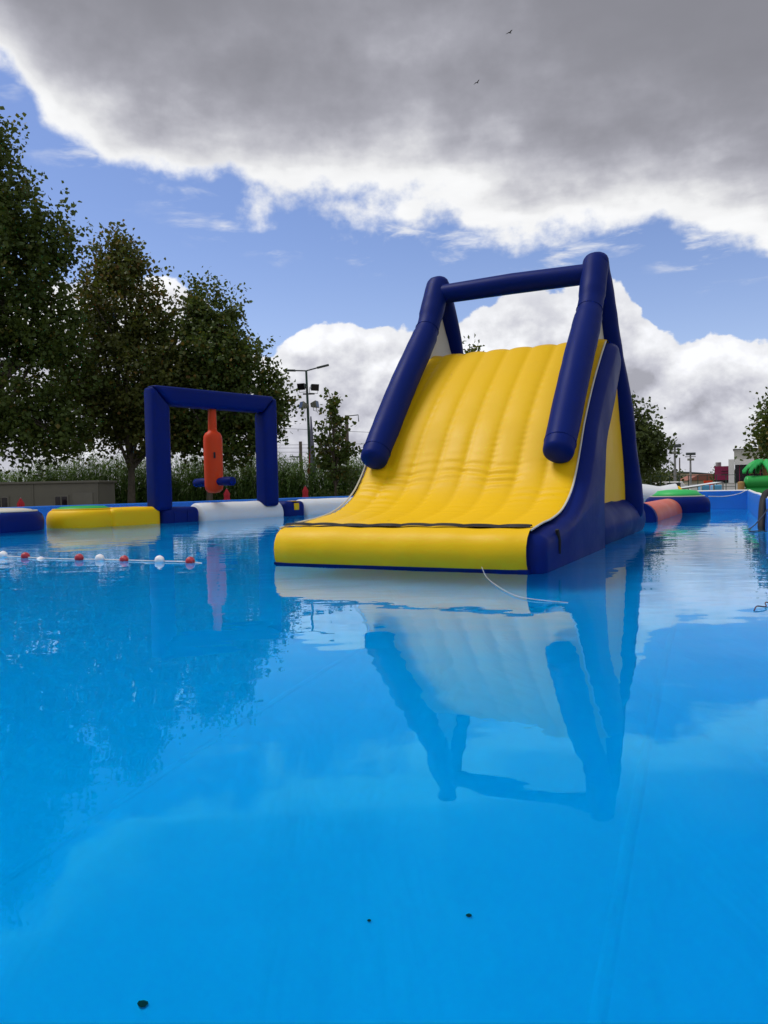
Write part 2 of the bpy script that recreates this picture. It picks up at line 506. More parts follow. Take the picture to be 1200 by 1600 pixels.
# ------------------------------------------------------------------ setting: ground, pool, water
GZ = -1.2
g = MB().add([(-3000, -3000, 0), (3000, -3000, 0), (3000, 3000, 0), (-3000, 3000, 0)], [(0, 1, 2, 3)]).build('ground', ground_mat(), smooth=False, loc=(0, 0, GZ))
tag(g, 'dry grass and dusty ground around the pool', 'ground', kind='structure')

POOL = [(0.68, -0.6), (11.2, 23.7), (-0.6, 31.8), (-11.5, 22.2), (-20, 14.7), (-14, 6.1)]
RIMZ = [0.52, 0.53, 0.50, 0.47, 0.47, 0.50]
pool = thing('swimming_pool', 'large above-ground pool with bright blue liner walls and pale rim', 'pool', (0, 0, GZ))
MB().add([(x, y, 0.03) for x, y in POOL], [tuple(range(6))]).build('pool_floor', M['floor'], pool, smooth=False)
for i in range(6):
    a, b = Vector((*POOL[i], 0)), Vector((*POOL[(i+1) % 6], 0))
    za, zb = RIMZ[i]-GZ, RIMZ[(i+1) % 6]-GZ
    dr = (b-a).normalized(); nr = Vector((dr.y, -dr.x, 0))   # outward for this winding
    n = max(2, int((b-a).length/1.5))
    mb = MB(); rim = []
    for k in range(n+1):
        p = a.lerp(b, k/n); z = za + (zb-za)*k/n - 0.018*(0.5-0.5*math.cos(2*PI*k))
        z += rng.uniform(-.008, .008)
        o = len(mb.v)
        mb.v += [tuple(p + Vector((0, 0, 0.02))), tuple(p + Vector((0, 0, z))), tuple(p + nr*0.12 + Vector((0, 0, z))), tuple(p + nr*0.12 + Vector((0, 0, 0.02)))]
        rim.append(p + nr*0.06 + Vector((0, 0, z)))
        if k:
            for j in range(3):
                mb.f.append((o-4+j, o+j, o+j+1, o-3+j))
    wl = mb.build('pool_wall', M['liner'], pool, sharp=30)
    MB().tube(rim, 0.035, 8).build('rim', M['liner'] if i in (2, 3, 4, 5) else M['wpaint'], wl)
wt = MB().add([(x, y, 0) for x, y in POOL], [tuple(range(6))]).build('water', M['water'], smooth=False)
tag(wt, 'clear bright blue pool water with soft ripples', 'water', kind='structure')

# ------------------------------------------------------------------ the big inflatable slide  (local x = right, y = back, z = up)
SW = 3.06
slide = thing('inflatable_slide', 'tall yellow and navy inflatable water slide with raised side rails', 'slide', (1.4218, 7.7146, 0), -TH)
NR = 8
def rib(x):
    """0 at chamber seams, 1 in the middle of each air chamber; x from 0 to SW"""
    f = (x/SW*NR) % 1.0
    return max(0.0, 1-abs(2*f-1)**2.6)
prof = catmull([(0, .26, .435), (0, .6, .46), (0, 1.0, .50), (0, 1.5, .575), (0, 1.95, .76), (0, 2.25, 1.02), (0, 2.52, 1.36), (0, 2.8, 1.70), (0, 3.35, 2.22), (0, 3.9, 2.66), (0, 4.36, 3.0)], 22)
mb = MB(); NU = NR*10; rows = []
for j, p in enumerate(prof):
    tg = (prof[min(j+1, len(prof)-1)] - prof[max(j-1, 0)]).normalized()
    nrm = Vector((0, -tg.z, tg.y))
    s_ = j/(len(prof)-1)
    row = []
    for i in range(NU+1):
        x = -SW + SW*i/NU
        am = 0.026*min(1, s_*2.2 + .25)
        # cross wrinkles where the chute bends
        wr = 0.0
        if 0.22 < s_ < 0.62:
            k = math.sin((s_-0.22)/0.40*PI)
            wr = 0.014*k*math.sin(s_*170 + 3.0*noise.noise((x*1.5, s_*6, 0.3)))*max(0, noise.noise((x*2.1, s_*9, 4.2))+0.35)
        fx = ((x+SW)/SW*NR) % 1.0
        ed = min(fx, 1-fx)
        # small puckers pulled across every weld line
        wr += 0.0045*math.exp(-(ed/.13)**2)*math.sin(s_*260 + 5*noise.noise((round((x+SW)/SW*NR)*3.1, s_*9, 1.7)))*(0.5+noise.noise((round((x+SW)/SW*NR)*1.7, s_*5, 8.8)))
        wr += 0.006*noise.noise((x*1.3, s_*7, 2.9))
        q_ = p + nrm*(am*(rib(x+SW)-0.05) + wr)
        row.append((x, q_.y, q_.z))
    rows.append(row)
# rounded crest and back of the chute slab
for (y, z) in ((4.46, 3.04), (4.58, 3.02), (4.66, 2.93), (4.68, 2.8), (4.62, 2.66)):
    rows.append([(-SW + SW*i/NU, y, z + 0.026*(rib(SW*i/NU)-0.05)*(1 if z > 2.9 else .4)) for i in range(NU+1)])
for (y, z) in ((4.1, 2.25), (3.5, 1.6), (3.1, 1.0), (2.9, .5), (2.6, .2), (0.5, .12)):
    rows.append([(-SW + SW*i/NU, y, z) for i in range(NU+1)])
for r_ in rows: mb.v += r_
W1 = NU+1
for j in range(len(rows)-1):
    for i in range(NU):
        mb.f.append((j*W1+i, j*W1+i+1, (j+1)*W1+i+1, (j+1)*W1+i))
chute = mb.build('chute', M['yellow'], slide, sharp=60, fix=False)
# front lip bolster
lp = [(.30, .43), (.20, .435), (.10, .41), (.02, .35), (-.03, .26), (-.04, .17), (-.025, .08), (.005, .022)]
mb = MB(); LN = 60
for i in range(LN+1):
    x = -SW + SW*i/LN
    e = min(1, min(i, LN-i)/4)
    for j, (y, z) in enumerate(lp):
        b_ = 0.012*math.sin(x*5+1)+0.008*math.sin(x*13)
        mb.v.append((x, y + (1-e)*0.03 - b_*math.sin(PI*j/7)*.5, z + b_*0.4*(1 if j < 3 else 0)))
n_ = len(lp)
for i in range(LN):
    for j in range(n_-1):
        mb.f.append((i*n_+j, (i+1)*n_+j, (i+1)*n_+j+1, i*n_+j+1))
MB.build(mb, 'front_lip', M['yellow'], slide, fix=False)
mb = MB()
mb.prism([(.02, .024), (.07, -.22), (3.5, -.22), (3.5, .1), (.4, .12), (.08, .03)], -SW-.02, .02)
mb.build('base_panel', M['navy'], slide)
# black flap covering the seam between lip and chute
mb = MB()
for i in range(LN+1):
    x = -SW + .02 + (SW-.04)*i/LN
    z0 = .455 + 0.012*rib(x+SW-1e-4) + 0.005*math.sin(x*4)
    wv = 0.02*math.sin(x*7)+0.012*math.sin(x*17+1)
    mb.v += [(x, .225+wv, z0-.014), (x, .245+wv, z0+.010), (x, .285+wv*.6, z0+.014), (x, .315+wv*.5, z0-.008)]
for i in range(LN):
    for j in range(3):
        mb.f.append((i*4+j, (i+1)*4+j, (i+1)*4+j+1, i*4+j+1))
mb.build('seam_flap', M['black'], slide, fix=False)
# thick navy side walls of the chute, rounded like pillows
def pillow_poly(poly, x0, x1, r, name, mat, parent, rings=5):
    """puffed wall: outline polygon in (y,z), inflated between x0 and x1 with edge radius r"""
    n = len(poly)
    P = [Vector((0, *p)) for p in poly]
    area = sum(P[i].y*P[(i+1) % n].z - P[(i+1) % n].y*P[i].z for i in range(n))
    sg = 1 if area > 0 else -1
    nor = []
    for i in range(n):
        a = (P[i]-P[i-1]).normalized(); b = (P[(i+1) % n]-P[i]).normalized()
        tt = (a+b).normalized()
        nor.append(Vector((0, tt.z, -tt.y))*sg)
    mb = MB(); rr = []
    half = abs(x1-x0)/2; xm = (x0+x1)/2
    for k in range(-rings, rings+1):
        a = k/rings*PI/2
        off = -r*(1-math.cos(a)); xx = xm + half*math.sin(a)
        rr.append([(xx, P[i].y + nor[i].y*off, P[i].z + nor[i].z*off) for i in range(n)])
    for r_ in rr: mb.v += r_
    for k in range(2*rings):
        for i in range(n):
            mb.f.append((k*n+i, k*n+(i+1) % n, (k+1)*n+(i+1) % n, (k+1)*n+i))
    mb.f.append(tuple(range(n))); mb.f.append(tuple(2*rings*n+i for i in range(n)))
    return mb.build(name, mat, parent, sharp=50)
outer = [(p.y, p.z-0.04) for p in catmull([(0, .16, .42), (0, .6, .47), (0, 1.0, .50), (0, 1.5, .59), (0, 1.95, .79), (0, 2.25, 1.05), (0, 2.52, 1.38), (0, 2.8, 1.73), (0, 3.35, 2.26), (0, 3.9, 2.70), (0, 4.30, 2.99)], 4)]
back = [(p.y, p.z) for p in catmull([(0, 4.52, 3.0), (0, 4.75, 2.80), (0, 4.66, 2.52), (0, 4.2, 2.02), (0, 3.7, 1.55), (0, 3.42, 1.12), (0, 3.36, .62), (0, 3.36, .1), (0, 3.36, -.2)], 3)]
front_end = [(.10, -.2), (.07, .05), (.07, .25)]
wall_poly = outer + back + front_end
for x0, x1 in ((-.20, .17), (-SW-.07, -SW+.2)):
    wl = rumple(pillow_poly(wall_poly, x0, x1, .13, 'side_wall', M['navy'], slide), .012, 3.2)
for x in (.010, -SW-.010):
    MB().tube([(x, y-.01, z+.042) for y, z in outer], .012, 6).build('piping', M['cream'], slide)
# end flap on the right wall, base bolsters behind it
MB().tube([(.163, .60, .40), (.176, .64, .28), (.174, .64, .14)], .022, 6).build('strap', M['black'], slide)
for x in (-.27, -SW+.27):
    mb = MB().tube([(x, 3.30+4.1*k/16, .20) for k in range(17)], [.40]+[.42]*15+[.40], 28, round_ends=.35)
    rumple(mb.build('base_bolster', M['navy'], slide), .02, 2.6)
MB().tube([(-SW+.1, 7.3, .2), (-.1, 7.3, .2)], .41, 24).build('rear_bolster', M['navy'], slide)
# A-frame: rail, kinked at the chute head, and rear leg; one on each side, joined by the crossbar
UI = .21
for sx in (-UI, -SW+UI):
    rail = catmull([(sx, 2.22, 1.30), (sx, 2.7, 1.84), (sx, 3.3, 2.50), (sx, 3.9, 3.10), (sx, 4.22, 3.45), (sx, 4.44, 3.79), (sx, 4.62, 4.11), (sx, 4.74, 4.28)], 5)
    rs = [.20 + .012*math.sin(PI*min(1, i/22)) - (.012 if 18 < i < 24 else 0) for i in range(len(rail))]
    o = rumple(MB().tube(rail, rs, 34, round_ends=.55).build('rail', M['navy'], slide), .007, 4.5, (1, 1, 1), sx)
    for i_ in (1, 20):
        p_ = rail[i_]; tg_ = (rail[i_+1]-rail[i_-1]).normalized()
        ra_ = rs[i_]+.002
        e2_ = Vector((1, 0, 0)); e1_ = tg_.cross(e2_)
        MB().tube([p_ + (e1_*math.cos(a_)+e2_*math.sin(a_))*ra_ for a_ in (2*PI*k_/28 for k_ in range(29))], .006, 6).build('weld_seam', M['navy'], o)
    MB().tube([p_ + Vector((.9, 0, .3)).normalized()*(r_+.001) for p_, r_ in zip(rail[1:-4], rs[1:-4])], .005, 6).build('weld_seam', M['navy'], o)
    sg_ = 1 if sx > -1 else -1
    legp = catmull([(sx + sg_*d_, y_, z_) for d_, y_, z_ in ((0, 4.70, 4.30), (.02, 5.25, 3.56), (.07, 5.75, 2.78), (.10, 6.12, 2.10), (.12, 6.42, 1.45), (.14, 6.62, .9), (.15, 6.70, .35))], 5)
    rl = [.19+.0018*i+.012*math.sin(i*.5) for i in range(len(legp))]
    o = rumple(MB().tube(legp, rl, 28, round_ends=.7).build('rear_leg', M['navy'], slide), .014, 3.5, (1, 1, 1), sx)
    sgn = 1 if sx > -1 else -1
    rp = [p + Vector((sgn*(.165+.015*math.sin(i*.9)), .11, .09+.01*math.cos(i*1.3))) for i, p in enumerate(legp)]
    MB().tube(rp[12:-3], .011, 6).build('grab_rope', M['rope'], o)
    # cream gusset between rail and rear leg above the chute head
    MB().prism([(4.30, 2.95), (4.45, 3.55), (4.75, 3.98), (5.10, 3.60), (5.5, 3.1), (5.2, 2.8), (4.6, 2.8)], sx-.015, sx+.015).build('gusset', M['cream'], slide)
    # yellow side panel closing the space under the chute
    px0 = sx + (.10 if sx > -1 else -.10)
    pan = [(4.35, 2.40), (4.9, 2.7), (5.7, 2.5), (6.5, 1.3), (6.7, .45), (3.2, .45), (3.2, 1.2)]
    MB().prism(pan, px0-.03, px0+.03).build('side_panel', M['yellow'], slide)
MB().tube([(-SW+UI+.02, 4.64, 4.11), (-SW/2, 4.66, 4.13), (-UI-.02, 4.64, 4.11)], [.155, .165, .155], 24).build('crossbar', M['navy'], slide)
# climbing face behind, under the crest
MB().prism([(4.66, 2.9), (6.7, .5), (6.9, .5), (4.8, 2.95)], -SW+.1, -.1).build('climbing_face', M['navy'], slide)

# thin white tether line trailing on the water in front of the slide
tl = MB().tube(catmull([(.98, 7.78, .06), (.965, 7.3, .012), (.98, 6.6, .010), (1.03, 6.1, .010), (1.14, 5.86, .010), (1.36, 5.72, .002)], 8), .0032, 6).build('tether_line', M['wetrope'])
tag(tl, 'thin white tether line trailing on the water from the slide lip', 'rope')

# ------------------------------------------------------------------ float row on the left
ROW0 = Vector((-6, 21, 0))
RTH = 0.68                       # heading of the float row
ROWD = Vector((math.sin(RTH), math.cos(RTH), 0))
ROWN = Vector((math.cos(RTH), -math.sin(RTH), 0))
def rp(tt, back=0.0, z=0.0):
    return ROW0 + ROWD*tt - ROWN*back + Vector((0, 0, z))
def round_float(name, label, cat, loc, rad, hgt, mat_side, mat_top, group=None, draft=.18, dome=.09):
    o = thing(name, label, cat, loc, rng.uniform(0, 6), group)
    r = .14
    pr = [(rad-.25, -draft), (rad-.06, -draft+.05), (rad-.005, .0), (rad, hgt*.45), (rad-.01, hgt*.62), (rad-.05, hgt*.84), (rad-.11, hgt*.95), (rad-.17, hgt)]
    MB().lathe(pr, seg=56).build('side', mat_side, o, sharp=50)
    tp = [(rad-.165, hgt+.004), (rad-.3, hgt+dome*.5), (rad*.6, hgt+dome*.8), (rad*.3, hgt+dome*.95), (.02, hgt+dome)]
    MB().lathe(tp, seg=56).build('top', mat_top, o, sharp=0)
    MB().tube([((rad-.155)*math.cos(a), (rad-.155)*math.sin(a), hgt+.004) for a in (2*PI*k/48 for k in range(49))], .018, 6).build('piping', M['cream'] if mat_side is M['navy'] else mat_side, o)
    return o
def block_float(name, label, cat, t0, t1, depth, hgt, mat, back=0.0, bev=.17, group=None, draft=.18, seg=5):
    c = rp((t0+t1)/2, back+depth/2)
    o = thing(name, label, cat, c, -RTH, group)
    b = MB().box((0, 0, (hgt-draft)/2), (depth, t1-t0, hgt+draft)).build('body', mat, o, bevel=bev, seg=seg)
    return o
round_float('round_float', 'navy round inflatable float with cream top beside the grey cabin', 'float', (-9.52, 18.7, 0), 1.15, .47, M['navy'], M['cream'])
round_float('round_float', 'yellow round inflatable float with green top', 'float', (-7.92, 20.25, 0), .90, .46, M['yellow'], M['green'])
block_float('block_float', 'plain yellow block float between green-topped round float and navy connector', 'float', -1.50, .02, 1.2, .47, M['yellow'], .12)
nb = block_float('connector_float', 'wrinkled navy connector float at the foot of the arch', 'float', .05, 1.27, 1.0, .43, M['navy'], .05)
for yy in (-.3, .15):
    MB().tube([(.50, yy, .33), (.512, yy, .2), (.505, yy, .02)], .012, 6).build('seam', M['navy'], nb)
def tube_float(name, label, t0, t1, rad, mat, zc, back=None, caps=None):
    o = thing(name, label, 'float', rp((t0+t1)/2, rad if back is None else back), -RTH)
    L_ = (t1-t0)/2
    n = 9
    MB().tube([(0, -L_+2*L_*k/n, zc) for k in range(n+1)], [rad*(1+.012*math.sin(k*2.1)) for k in range(n+1)], 28, round_ends=.25).build('body', mat, o)
    return o
tube_float('tube_float', 'long white tube float carrying the navy arch', 1.40, 4.45, .42, M['white'], .10)
cn = block_float('connector_float', 'navy connector float with yellow tab between two white tubes', 'float', 4.55, 5.48, .9, .48, M['navy'], .0)
MB().box((.30, .02, .475), (.32, .22, .02)).build('tab', M['yellow'], cn, bevel=.008)
MB().box((.462, .02, .30), (.02, .22, .22)).build('tab', M['yellow'], cn, bevel=.008)
tube_float('tube_float', 'short white tube float beyond the connector with yellow tab', 5.62, 9.4, .42, M['white'], .10)
# low blue and cream pads drifting behind the row
for (tt, bk, ln, dp, mt, lb) in ((-.6, 2.2, 1.6, .7, M['lblue'], 'pale blue foam mat floating behind the plain yellow block'), (7.6, 1.6, 2.8, .8, M['navy'], 'navy flat float lying behind the far white tube'), (9.6, 1.6, 1.4, .8, M['yellow'], 'cream-yellow flat float far behind the white tubes')):
    block_float('flat_float', lb, 'float', tt-ln/2, tt+ln/2, dp, .40 if mt is not M['lblue'] else .34, mt, bk, .08)

# arch with square-section posts and mitred corners
arch = thing('inflatable_arch', 'navy inflatable goal-shaped arch standing on the float row', 'arch', (-4.92, 22.75, 0), -.71)
hw, AZ0, AZ1, ps = 1.95, .34, 3.78, .555
def arch_piece(poly, name):
    return MB().prism(poly, -ps/2, ps/2).build(name, M['navy'], arch, bevel=.13, seg=4)
arch_piece([(-hw-ps/2, AZ0), (-hw+ps/2, AZ0), (-hw+ps/2, AZ1-ps), (-hw-ps/2, AZ1)], 'post')
arch_piece([(hw-ps/2, AZ0), (hw+ps/2, AZ0), (hw+ps/2, AZ1), (hw-ps/2, AZ1-ps)], 'post')
arch_piece([(-hw-ps/2+.03, AZ1), (-hw+ps/2, AZ1-ps+.03), (hw-ps/2, AZ1-ps+.03), (hw+ps/2-.03, AZ1)], 'beam')

# hanging orange bag with two navy arms
bag = thing('hanging_bag', 'orange bottle-shaped inflatable bag hanging from the navy arch', 'inflatable bag', (-4.99, 22.68, 0), -RTH)
zb = .80
MB().lathe([(.05, zb), (.17, zb+.02), (.245, zb+.09), (.27, zb+.2), (.275, zb+.9), (.275, zb+1.56), (.262, zb+1.67), (.215, zb+1.76), (.15, zb+1.80), (.13, zb+1.83)], seg=36).build('body', M['orange'], bag, sharp=70)
MB().lathe([(.128, zb+1.82), (.125, zb+2.0), (.118, zb+2.46)], seg=24).build('neck', M['orange'], bag)
MB().tube([(.24, 0, zb+.33), (.55, 0, zb+.34), (.84, 0, zb+.33)], [.11, .13, .125], 20, round_ends=.25).build('arm', M['navy'], bag)
MB().tube([(-.24, 0, zb+.33), (-.55, 0, zb+.32), (-.84, 0, zb+.31)], [.11, .13, .125], 20, round_ends=.25).build('arm', M['navy'], bag)
a0 = -.55
MB().tube([(.285*math.cos(a0), .285*math.sin(a0), zb+1.02), (.31*math.cos(a0), .31*math.sin(a0), zb+1.10), (.285*math.cos(a0), .285*math.sin(a0), zb+1.18)], .03, 8).build('handle', M['black'], bag)

# ------------------------------------------------------------------ red and white buoy line
BU = [(-5.46, 10.98, 'w'), (-5.02, 10.72, 'r'), (-4.72, 10.52, 'w'), (-4.07, 10.22, 'r'), (-3.76, 10.12, 'w'), (-3.38, 9.95, 'r'), (-2.85, 9.70, 'w'), (-2.41, 9.50, 'r')]
buoyl = thing('buoy_line', 'line of small red and white ball floats on a cord', 'buoy line', (-4, 10.2, 0))
M['buoyred'] = plain('faded_red_plastic', (0.36, 0.012, 0.03), 0.4)
M['buoywhite'] = plain('white_plastic', (0.72, 0.73, 0.75), 0.4, 0.05)
pts = []
for i, (x, y, cc) in enumerate(BU):
    zz = -.045 if i == 2 else rng.uniform(-.008, .012)
    r = .060
    o = MB().lathe([(.018, -r-.012), (.03, -r*.93), (r*.55, -r*.8), (r*.86, -r*.5), (r, 0), (r*.86, r*.5), (r*.55, r*.8), (.03, r*.93), (.018, r+.012)], seg=20).build('buoy', M['buoyred' if cc == 'r' else 'buoywhite'], buoyl, sharp=60)
    o.location = (x+4, y-10.2, .018+zz)
    o.rotation_euler = (R(90), R(rng.uniform(-25, 25)), R(60+rng.uniform(-15, 15)))
    pts.append((x+4, y-10.2, .012))
pts = [(pts[0][0]-2.5, pts[0][1]+1.3, .008)] + pts + [(pts[-1][0]+.16, pts[-1][1]-.08, .0)]
MB().tube(catmull(pts, 6), .007, 6).build('cord', M['rope'], buoyl)

# ------------------------------------------------------------------ floats on the right, beyond the slide
def place_between(a, b):
    a, b = Vector((*a, 0)), Vector((*b, 0))
    return (a+b)/2, math.atan2(-(b-a).x, (b-a).y), (b-a).length
c_, rz, ln = place_between((5.6, 16.9), (7.75, 21.0))
o = thing('tube_float', 'coral tube float linking the slide to the green-topped float', 'float', c_, rz)
MB().tube([(0, -ln/2+ln*k/6, .03) for k in range(7)], [.37]*7, 26, round_ends=.2).build('body', M['coral'], o)
MB().tube([(0, -ln/2-.12, .04), (0, -ln/2+.12, .04)], [.39, .385], 26).build('collar', M['navy'], o)
round_float('round_float', 'navy round inflatable float with bright green top near the pool corner', 'float', (8.35, 21.9, 0), .88, .44, M['navy'], M['lime'], dome=.2)
# long navy platform with salmon pads, and a white wavy barrier
c_, rz, ln = place_between((5.2, 19.5), (8.2, 25.8))
o = thing('platform_float', 'long navy platform float with salmon pads behind the coral tube', 'float', c_, rz)
MB().box((0, 0, .16), (1.1, ln, .60)).build('body', M['navy'], o, bevel=.15, seg=4)
for k in range(4):
    MB().box((0, -ln/2+ln*(k+.5)/4, .49), (.85, ln/4-.3, .12)).build('pad', M['coral'], o, bevel=.05)
c_, rz, ln = place_between((6.6, 25.0), (10.0, 26.4))
c_ = Vector((8.15, 26.2, 0)); 
o = thing('wave_float', 'white wavy-topped inflatable barrier with yellow end', 'float', (7.75, 25.6, 0), R(-5))
mb = MB()
for k in range(41):
    x = -1.9+3.8*k/40
    zt = .60 + .11*abs(math.sin(x*1.9+.5))
    for a in range(20):
        aa = 2*PI*a/20
        mb.v.append((x, .42*math.cos(aa), (zt-.2)/2+.1 + ((zt+.2)/2)*math.sin(aa)))
for k in range(40):
    for a in range(20):
        a2 = (a+1) % 20
        mb.f.append((k*20+a, k*20+a2, (k+1)*20+a2, (k+1)*20+a))
mb.f.append(tuple(range(20))); mb.f.append(tuple(800+a for a in range(20)))
mb.build('body', M['white'], o)
MB().tube([(1.9, 0, .26), (2.02, 0, .26), (2.1, 0, .26)], [.45, .44, .35], 20).build('end_cap', M['yellow'], o)
# navy curved tunnel piece with a pink edge further back (stands on the deck behind the pool)
o = thing('inflatable_tunnel', 'navy arched inflatable tunnel with pink edge behind the white barrier', 'inflatable', (10.2, 33.0, GZ), R(-8))
ap = [(-1.3+2.6*k/16, math.sin(PI*k/16)**.6) for k in range(17)]
MB().tube([(x*1.05, 0, .2+1.9*s) for x, s in ap], .30, 16).build('body', M['navy'], o)
MB().tube([(x*1.24, -.22, .25+2.05*s) for x, s in ap], .05, 8).build('edge', M['coral'], o)

# dark padded rail over the right wall of the pool
o = thing('padded_rail', 'dark padded ladder rail hooked over the right pool wall', 'rail', (7.50, 14.9, 0), R(-23.4))
MB().tube(catmull([(.32, .5, GZ), (.30, .45, .2), (.20, .30, .60), (.0, .12, .64), (-.12, -.1, .5), (-.18, -.5, .05), (-.2, -.75, -.5), (-.2, -.8, -1.0)], 6), .055, 12).build('rail_tube', M['black'], o)
MB().tube(catmull([(.32, .95, GZ), (.30, .9, .2), (.20, .75, .60), (.0, .57, .64), (-.12, .35, .5), (-.18, -.05, .05), (-.2, -.3, -.5), (-.2, -.35, -1.0)], 6), .055, 12).build('rail_tube', M['black'], o)
# mooring ropes
r1 = MB().tube(catmull([(9.25, 21.9, .42), (9.9, 22.35, .40), (10.6, 23.0, .45), (11.14, 23.65, .54)], 5), .012, 6).build('mooring_rope', M['rope'])
tag(r1, 'taut white rope from green-topped float to the pool corner', 'rope')
r2 = MB().tube(catmull([(7.42, 14.7, .50), (7.0, 14.1, .28), (6.55, 13.55, .10), (6.2, 13.05, .012), (6.45, 12.9, -.01), (6.62, 12.7, -.3)], 6), .010, 6).build('mooring_rope', M['drope'])
tag(r2, 'slack grey rope dipping into the water from the padded rail', 'rope')
r3 = MB().tube(catmull([(2.50, 5.20, .004), (2.56, 5.28, .02), (2.63, 5.30, .012), (2.70, 5.44, .02), (2.80, 5.46, .02), (3.0, 5.6, .25), (3.35, 5.75, .54)], 6), .0045, 6).build('mooring_rope', M['drope'])
tag(r3, 'loose dark cord end curling on the water off the right wall', 'rope')

# ------------------------------------------------------------------ vegetation
def add_leaf(mb, p, sz, rg, nrm=None):
    n = Vector((rg.gauss(0, 1), rg.gauss(0, 1), rg.gauss(.35, 1))).normalized() if nrm is None else nrm
    a = Vector((rg.gauss(0, 1), rg.gauss(0, 1), rg.gauss(-.5, .7)))
    a = (a - n*a.dot(n)).normalized()
    b = n.cross(a)
    h_ = n*(sz*rg.uniform(.05, .22))
    w_ = sz*rg.uniform(.40, .58)
    o = len(mb.v)
    P = [p - a*sz*.5, p - a*sz*.12 + b*w_ - h_, p + a*sz*.22 + b*w_*.62 - h_*.5, p + a*sz*.58, p + a*sz*.22 - b*w_*.62 - h_*.5, p - a*sz*.12 - b*w_ - h_]
    mb.v += [tuple(x) for x in P]
    mb.f += [(o, o+1, o+2, o+3), (o, o+3, o+4, o+5)]

def tint_attr(ob, vals, per):
    at = ob.data.attributes.new('tint', 'FLOAT', 'FACE')
    arr = []
    for v in vals: arr += [v]*per
    at.data.foreach_set('value', arr)

def tree(name, label, base, lobes, n_leaf, leaf, mat, trunk_r, seed, lean=(0, 0), turn=None, group=None, clump=None, bark='bark', split=.35):
    """lobes: list of (centre xyz rel. to base, radii xyz, weight)"""
    rg = random.Random(seed)
    o = thing(name, label, 'tree', base, 0, group)
    top = max(c[2]+r[2] for c, r, _ in lobes)
    # clump centres, mostly near each lobe's shell
    cl = []
    tw = sum(w_ for *_, w_ in lobes)
    csz = clump or leaf*3.9
    ncl = max(30, n_leaf//40)
    for c, r, w_ in lobes:
        for _ in range(int(ncl*w_/tw)):
            d = Vector((rg.gauss(0, 1), rg.gauss(0, 1), rg.gauss(0, 1))).normalized()
            k = rg.uniform(.35, 1.0)**.55
            k *= 1 + .24*noise.noise((d.x*2.4+seed, d.y*2.4, d.z*2.4+c[0]))
            p = Vector((c[0]+d.x*r[0]*k, c[1]+d.y*r[1]*k, c[2]+d.z*r[2]*k))
            cl.append((p, d, k))
    # trunk and limbs
    mb = MB()
    zf = top*split
    lx, ly = lean
    stem = [(0, 0, -.05), (.06*lx, .06*ly, zf*.25), (lx*.3+.05, ly*.3, zf*.6), (lx*.6, ly*.6, zf)]
    mb.tube(catmull([(0, 0, -.1)] + stem[1:] + [(lx, ly, top*.82)], 5), [trunk_r*1.25] + [trunk_r*(1-.04*i) for i in range(1, 11)] + [trunk_r*.6*(1-i/11) + .02 for i in range(10)], 10)
    tips = rg.sample(cl, min(len(cl), 46))
    for p, d, k in tips:
        s0 = rg.uniform(.55, 1.25)
        st = Vector((lx*.6*s0, ly*.6*s0, zf*s0))
        md = st.lerp(p, .5) + Vector((rg.gauss(0, .05), rg.gauss(0, .05), .04))*(p-st).length
        mb.tube(catmull([st, md, p], 4), [trunk_r*.36*(1-i/9.5) + .012 for i in range(9)], 6)
    mb.build('trunk', M[bark], o, sharp=0)
    # leaves
    mb = MB(); tv = []
    per = max(6, n_leaf//len(cl))
    for p, d, k in cl:
        s_ = csz*rg.uniform(.65, 1.35)
        m_ = int(per*rg.uniform(.5, 1.5))
        tone = rg.random()
        ax = (d*rg.uniform(.2, .8) + Vector((rg.gauss(0, .35), rg.gauss(0, .35), rg.uniform(.1, .9)))).normalized()*s_*1.25
        for _ in range(m_):
            q_ = p + ax*rg.uniform(-.8, 1.0) + .62*Vector([max(-.85, min(.85, rg.gauss(m0, s0))) for m0, s0 in ((0, .48), (0, .48), (-.08, .40))])*s_
            add_leaf(mb, q_, leaf*rg.uniform(.6, 1.25), rg)
            v = .45*tone + .35*rg.random()
            if turn and rg.random() < turn(q_, top): v = rg.uniform(.82, 1.0)
            tv.append(min(1, v))
    cr = mb.build('crown', mat, o, smooth=False, fix=False)
    tint_attr(cr, tv, 2)
    return o

GB = GZ
# big plane trees, left
tree('plane_tree', 'tallest dark plane tree rising above the grey cabin', (-20.6, 40, GB),
     [((-.2, 0, 13.5), (4.2, 3.5, 5.2), 3), ((.5, 0, 18.2), (1.8, 2.0, 3.5), 1.0), ((2.6, 0, 15.0), (2.3, 2.0, 2.0), .8), ((.8, 0, 8.2), (4.8, 3.5, 3.6), 2.2), ((2.7, .5, 11.2), (2.4, 2.0, 2.4), .8), ((-3, 0, 9), (4, 3, 5), 1.6), ((2.4, 0, 5.4), (3.0, 2.4, 1.7), .9)],
     40000, .225, M['leaf'], .32, 3, turn=lambda p, top: .04)
tree('plane_tree', 'rounded plane tree with bare lower trunk and browning top', (-14.75, 45, GB),
     [((-.2, 0, 12.6), (2.7, 2.5, 3.4), 1.7), ((-.5, 0, 15.2), (1.2, 1.2, 1.7), .4), ((.1, 0, 8.8), (4.2, 3.6, 3.3), 2.6), ((2.2, 0, 7.0), (3.0, 3.0, 2.4), 1.0), ((-2.6, 0, 6.6), (2.7, 2.5, 2.4), .9), ((1.5, 0, 5.4), (2.4, 2.2, 1.5), .5)],
     32000, .215, M['leaf_red'], .30, 5, turn=lambda p, top: .24 if p.z > top*.72 else .05)
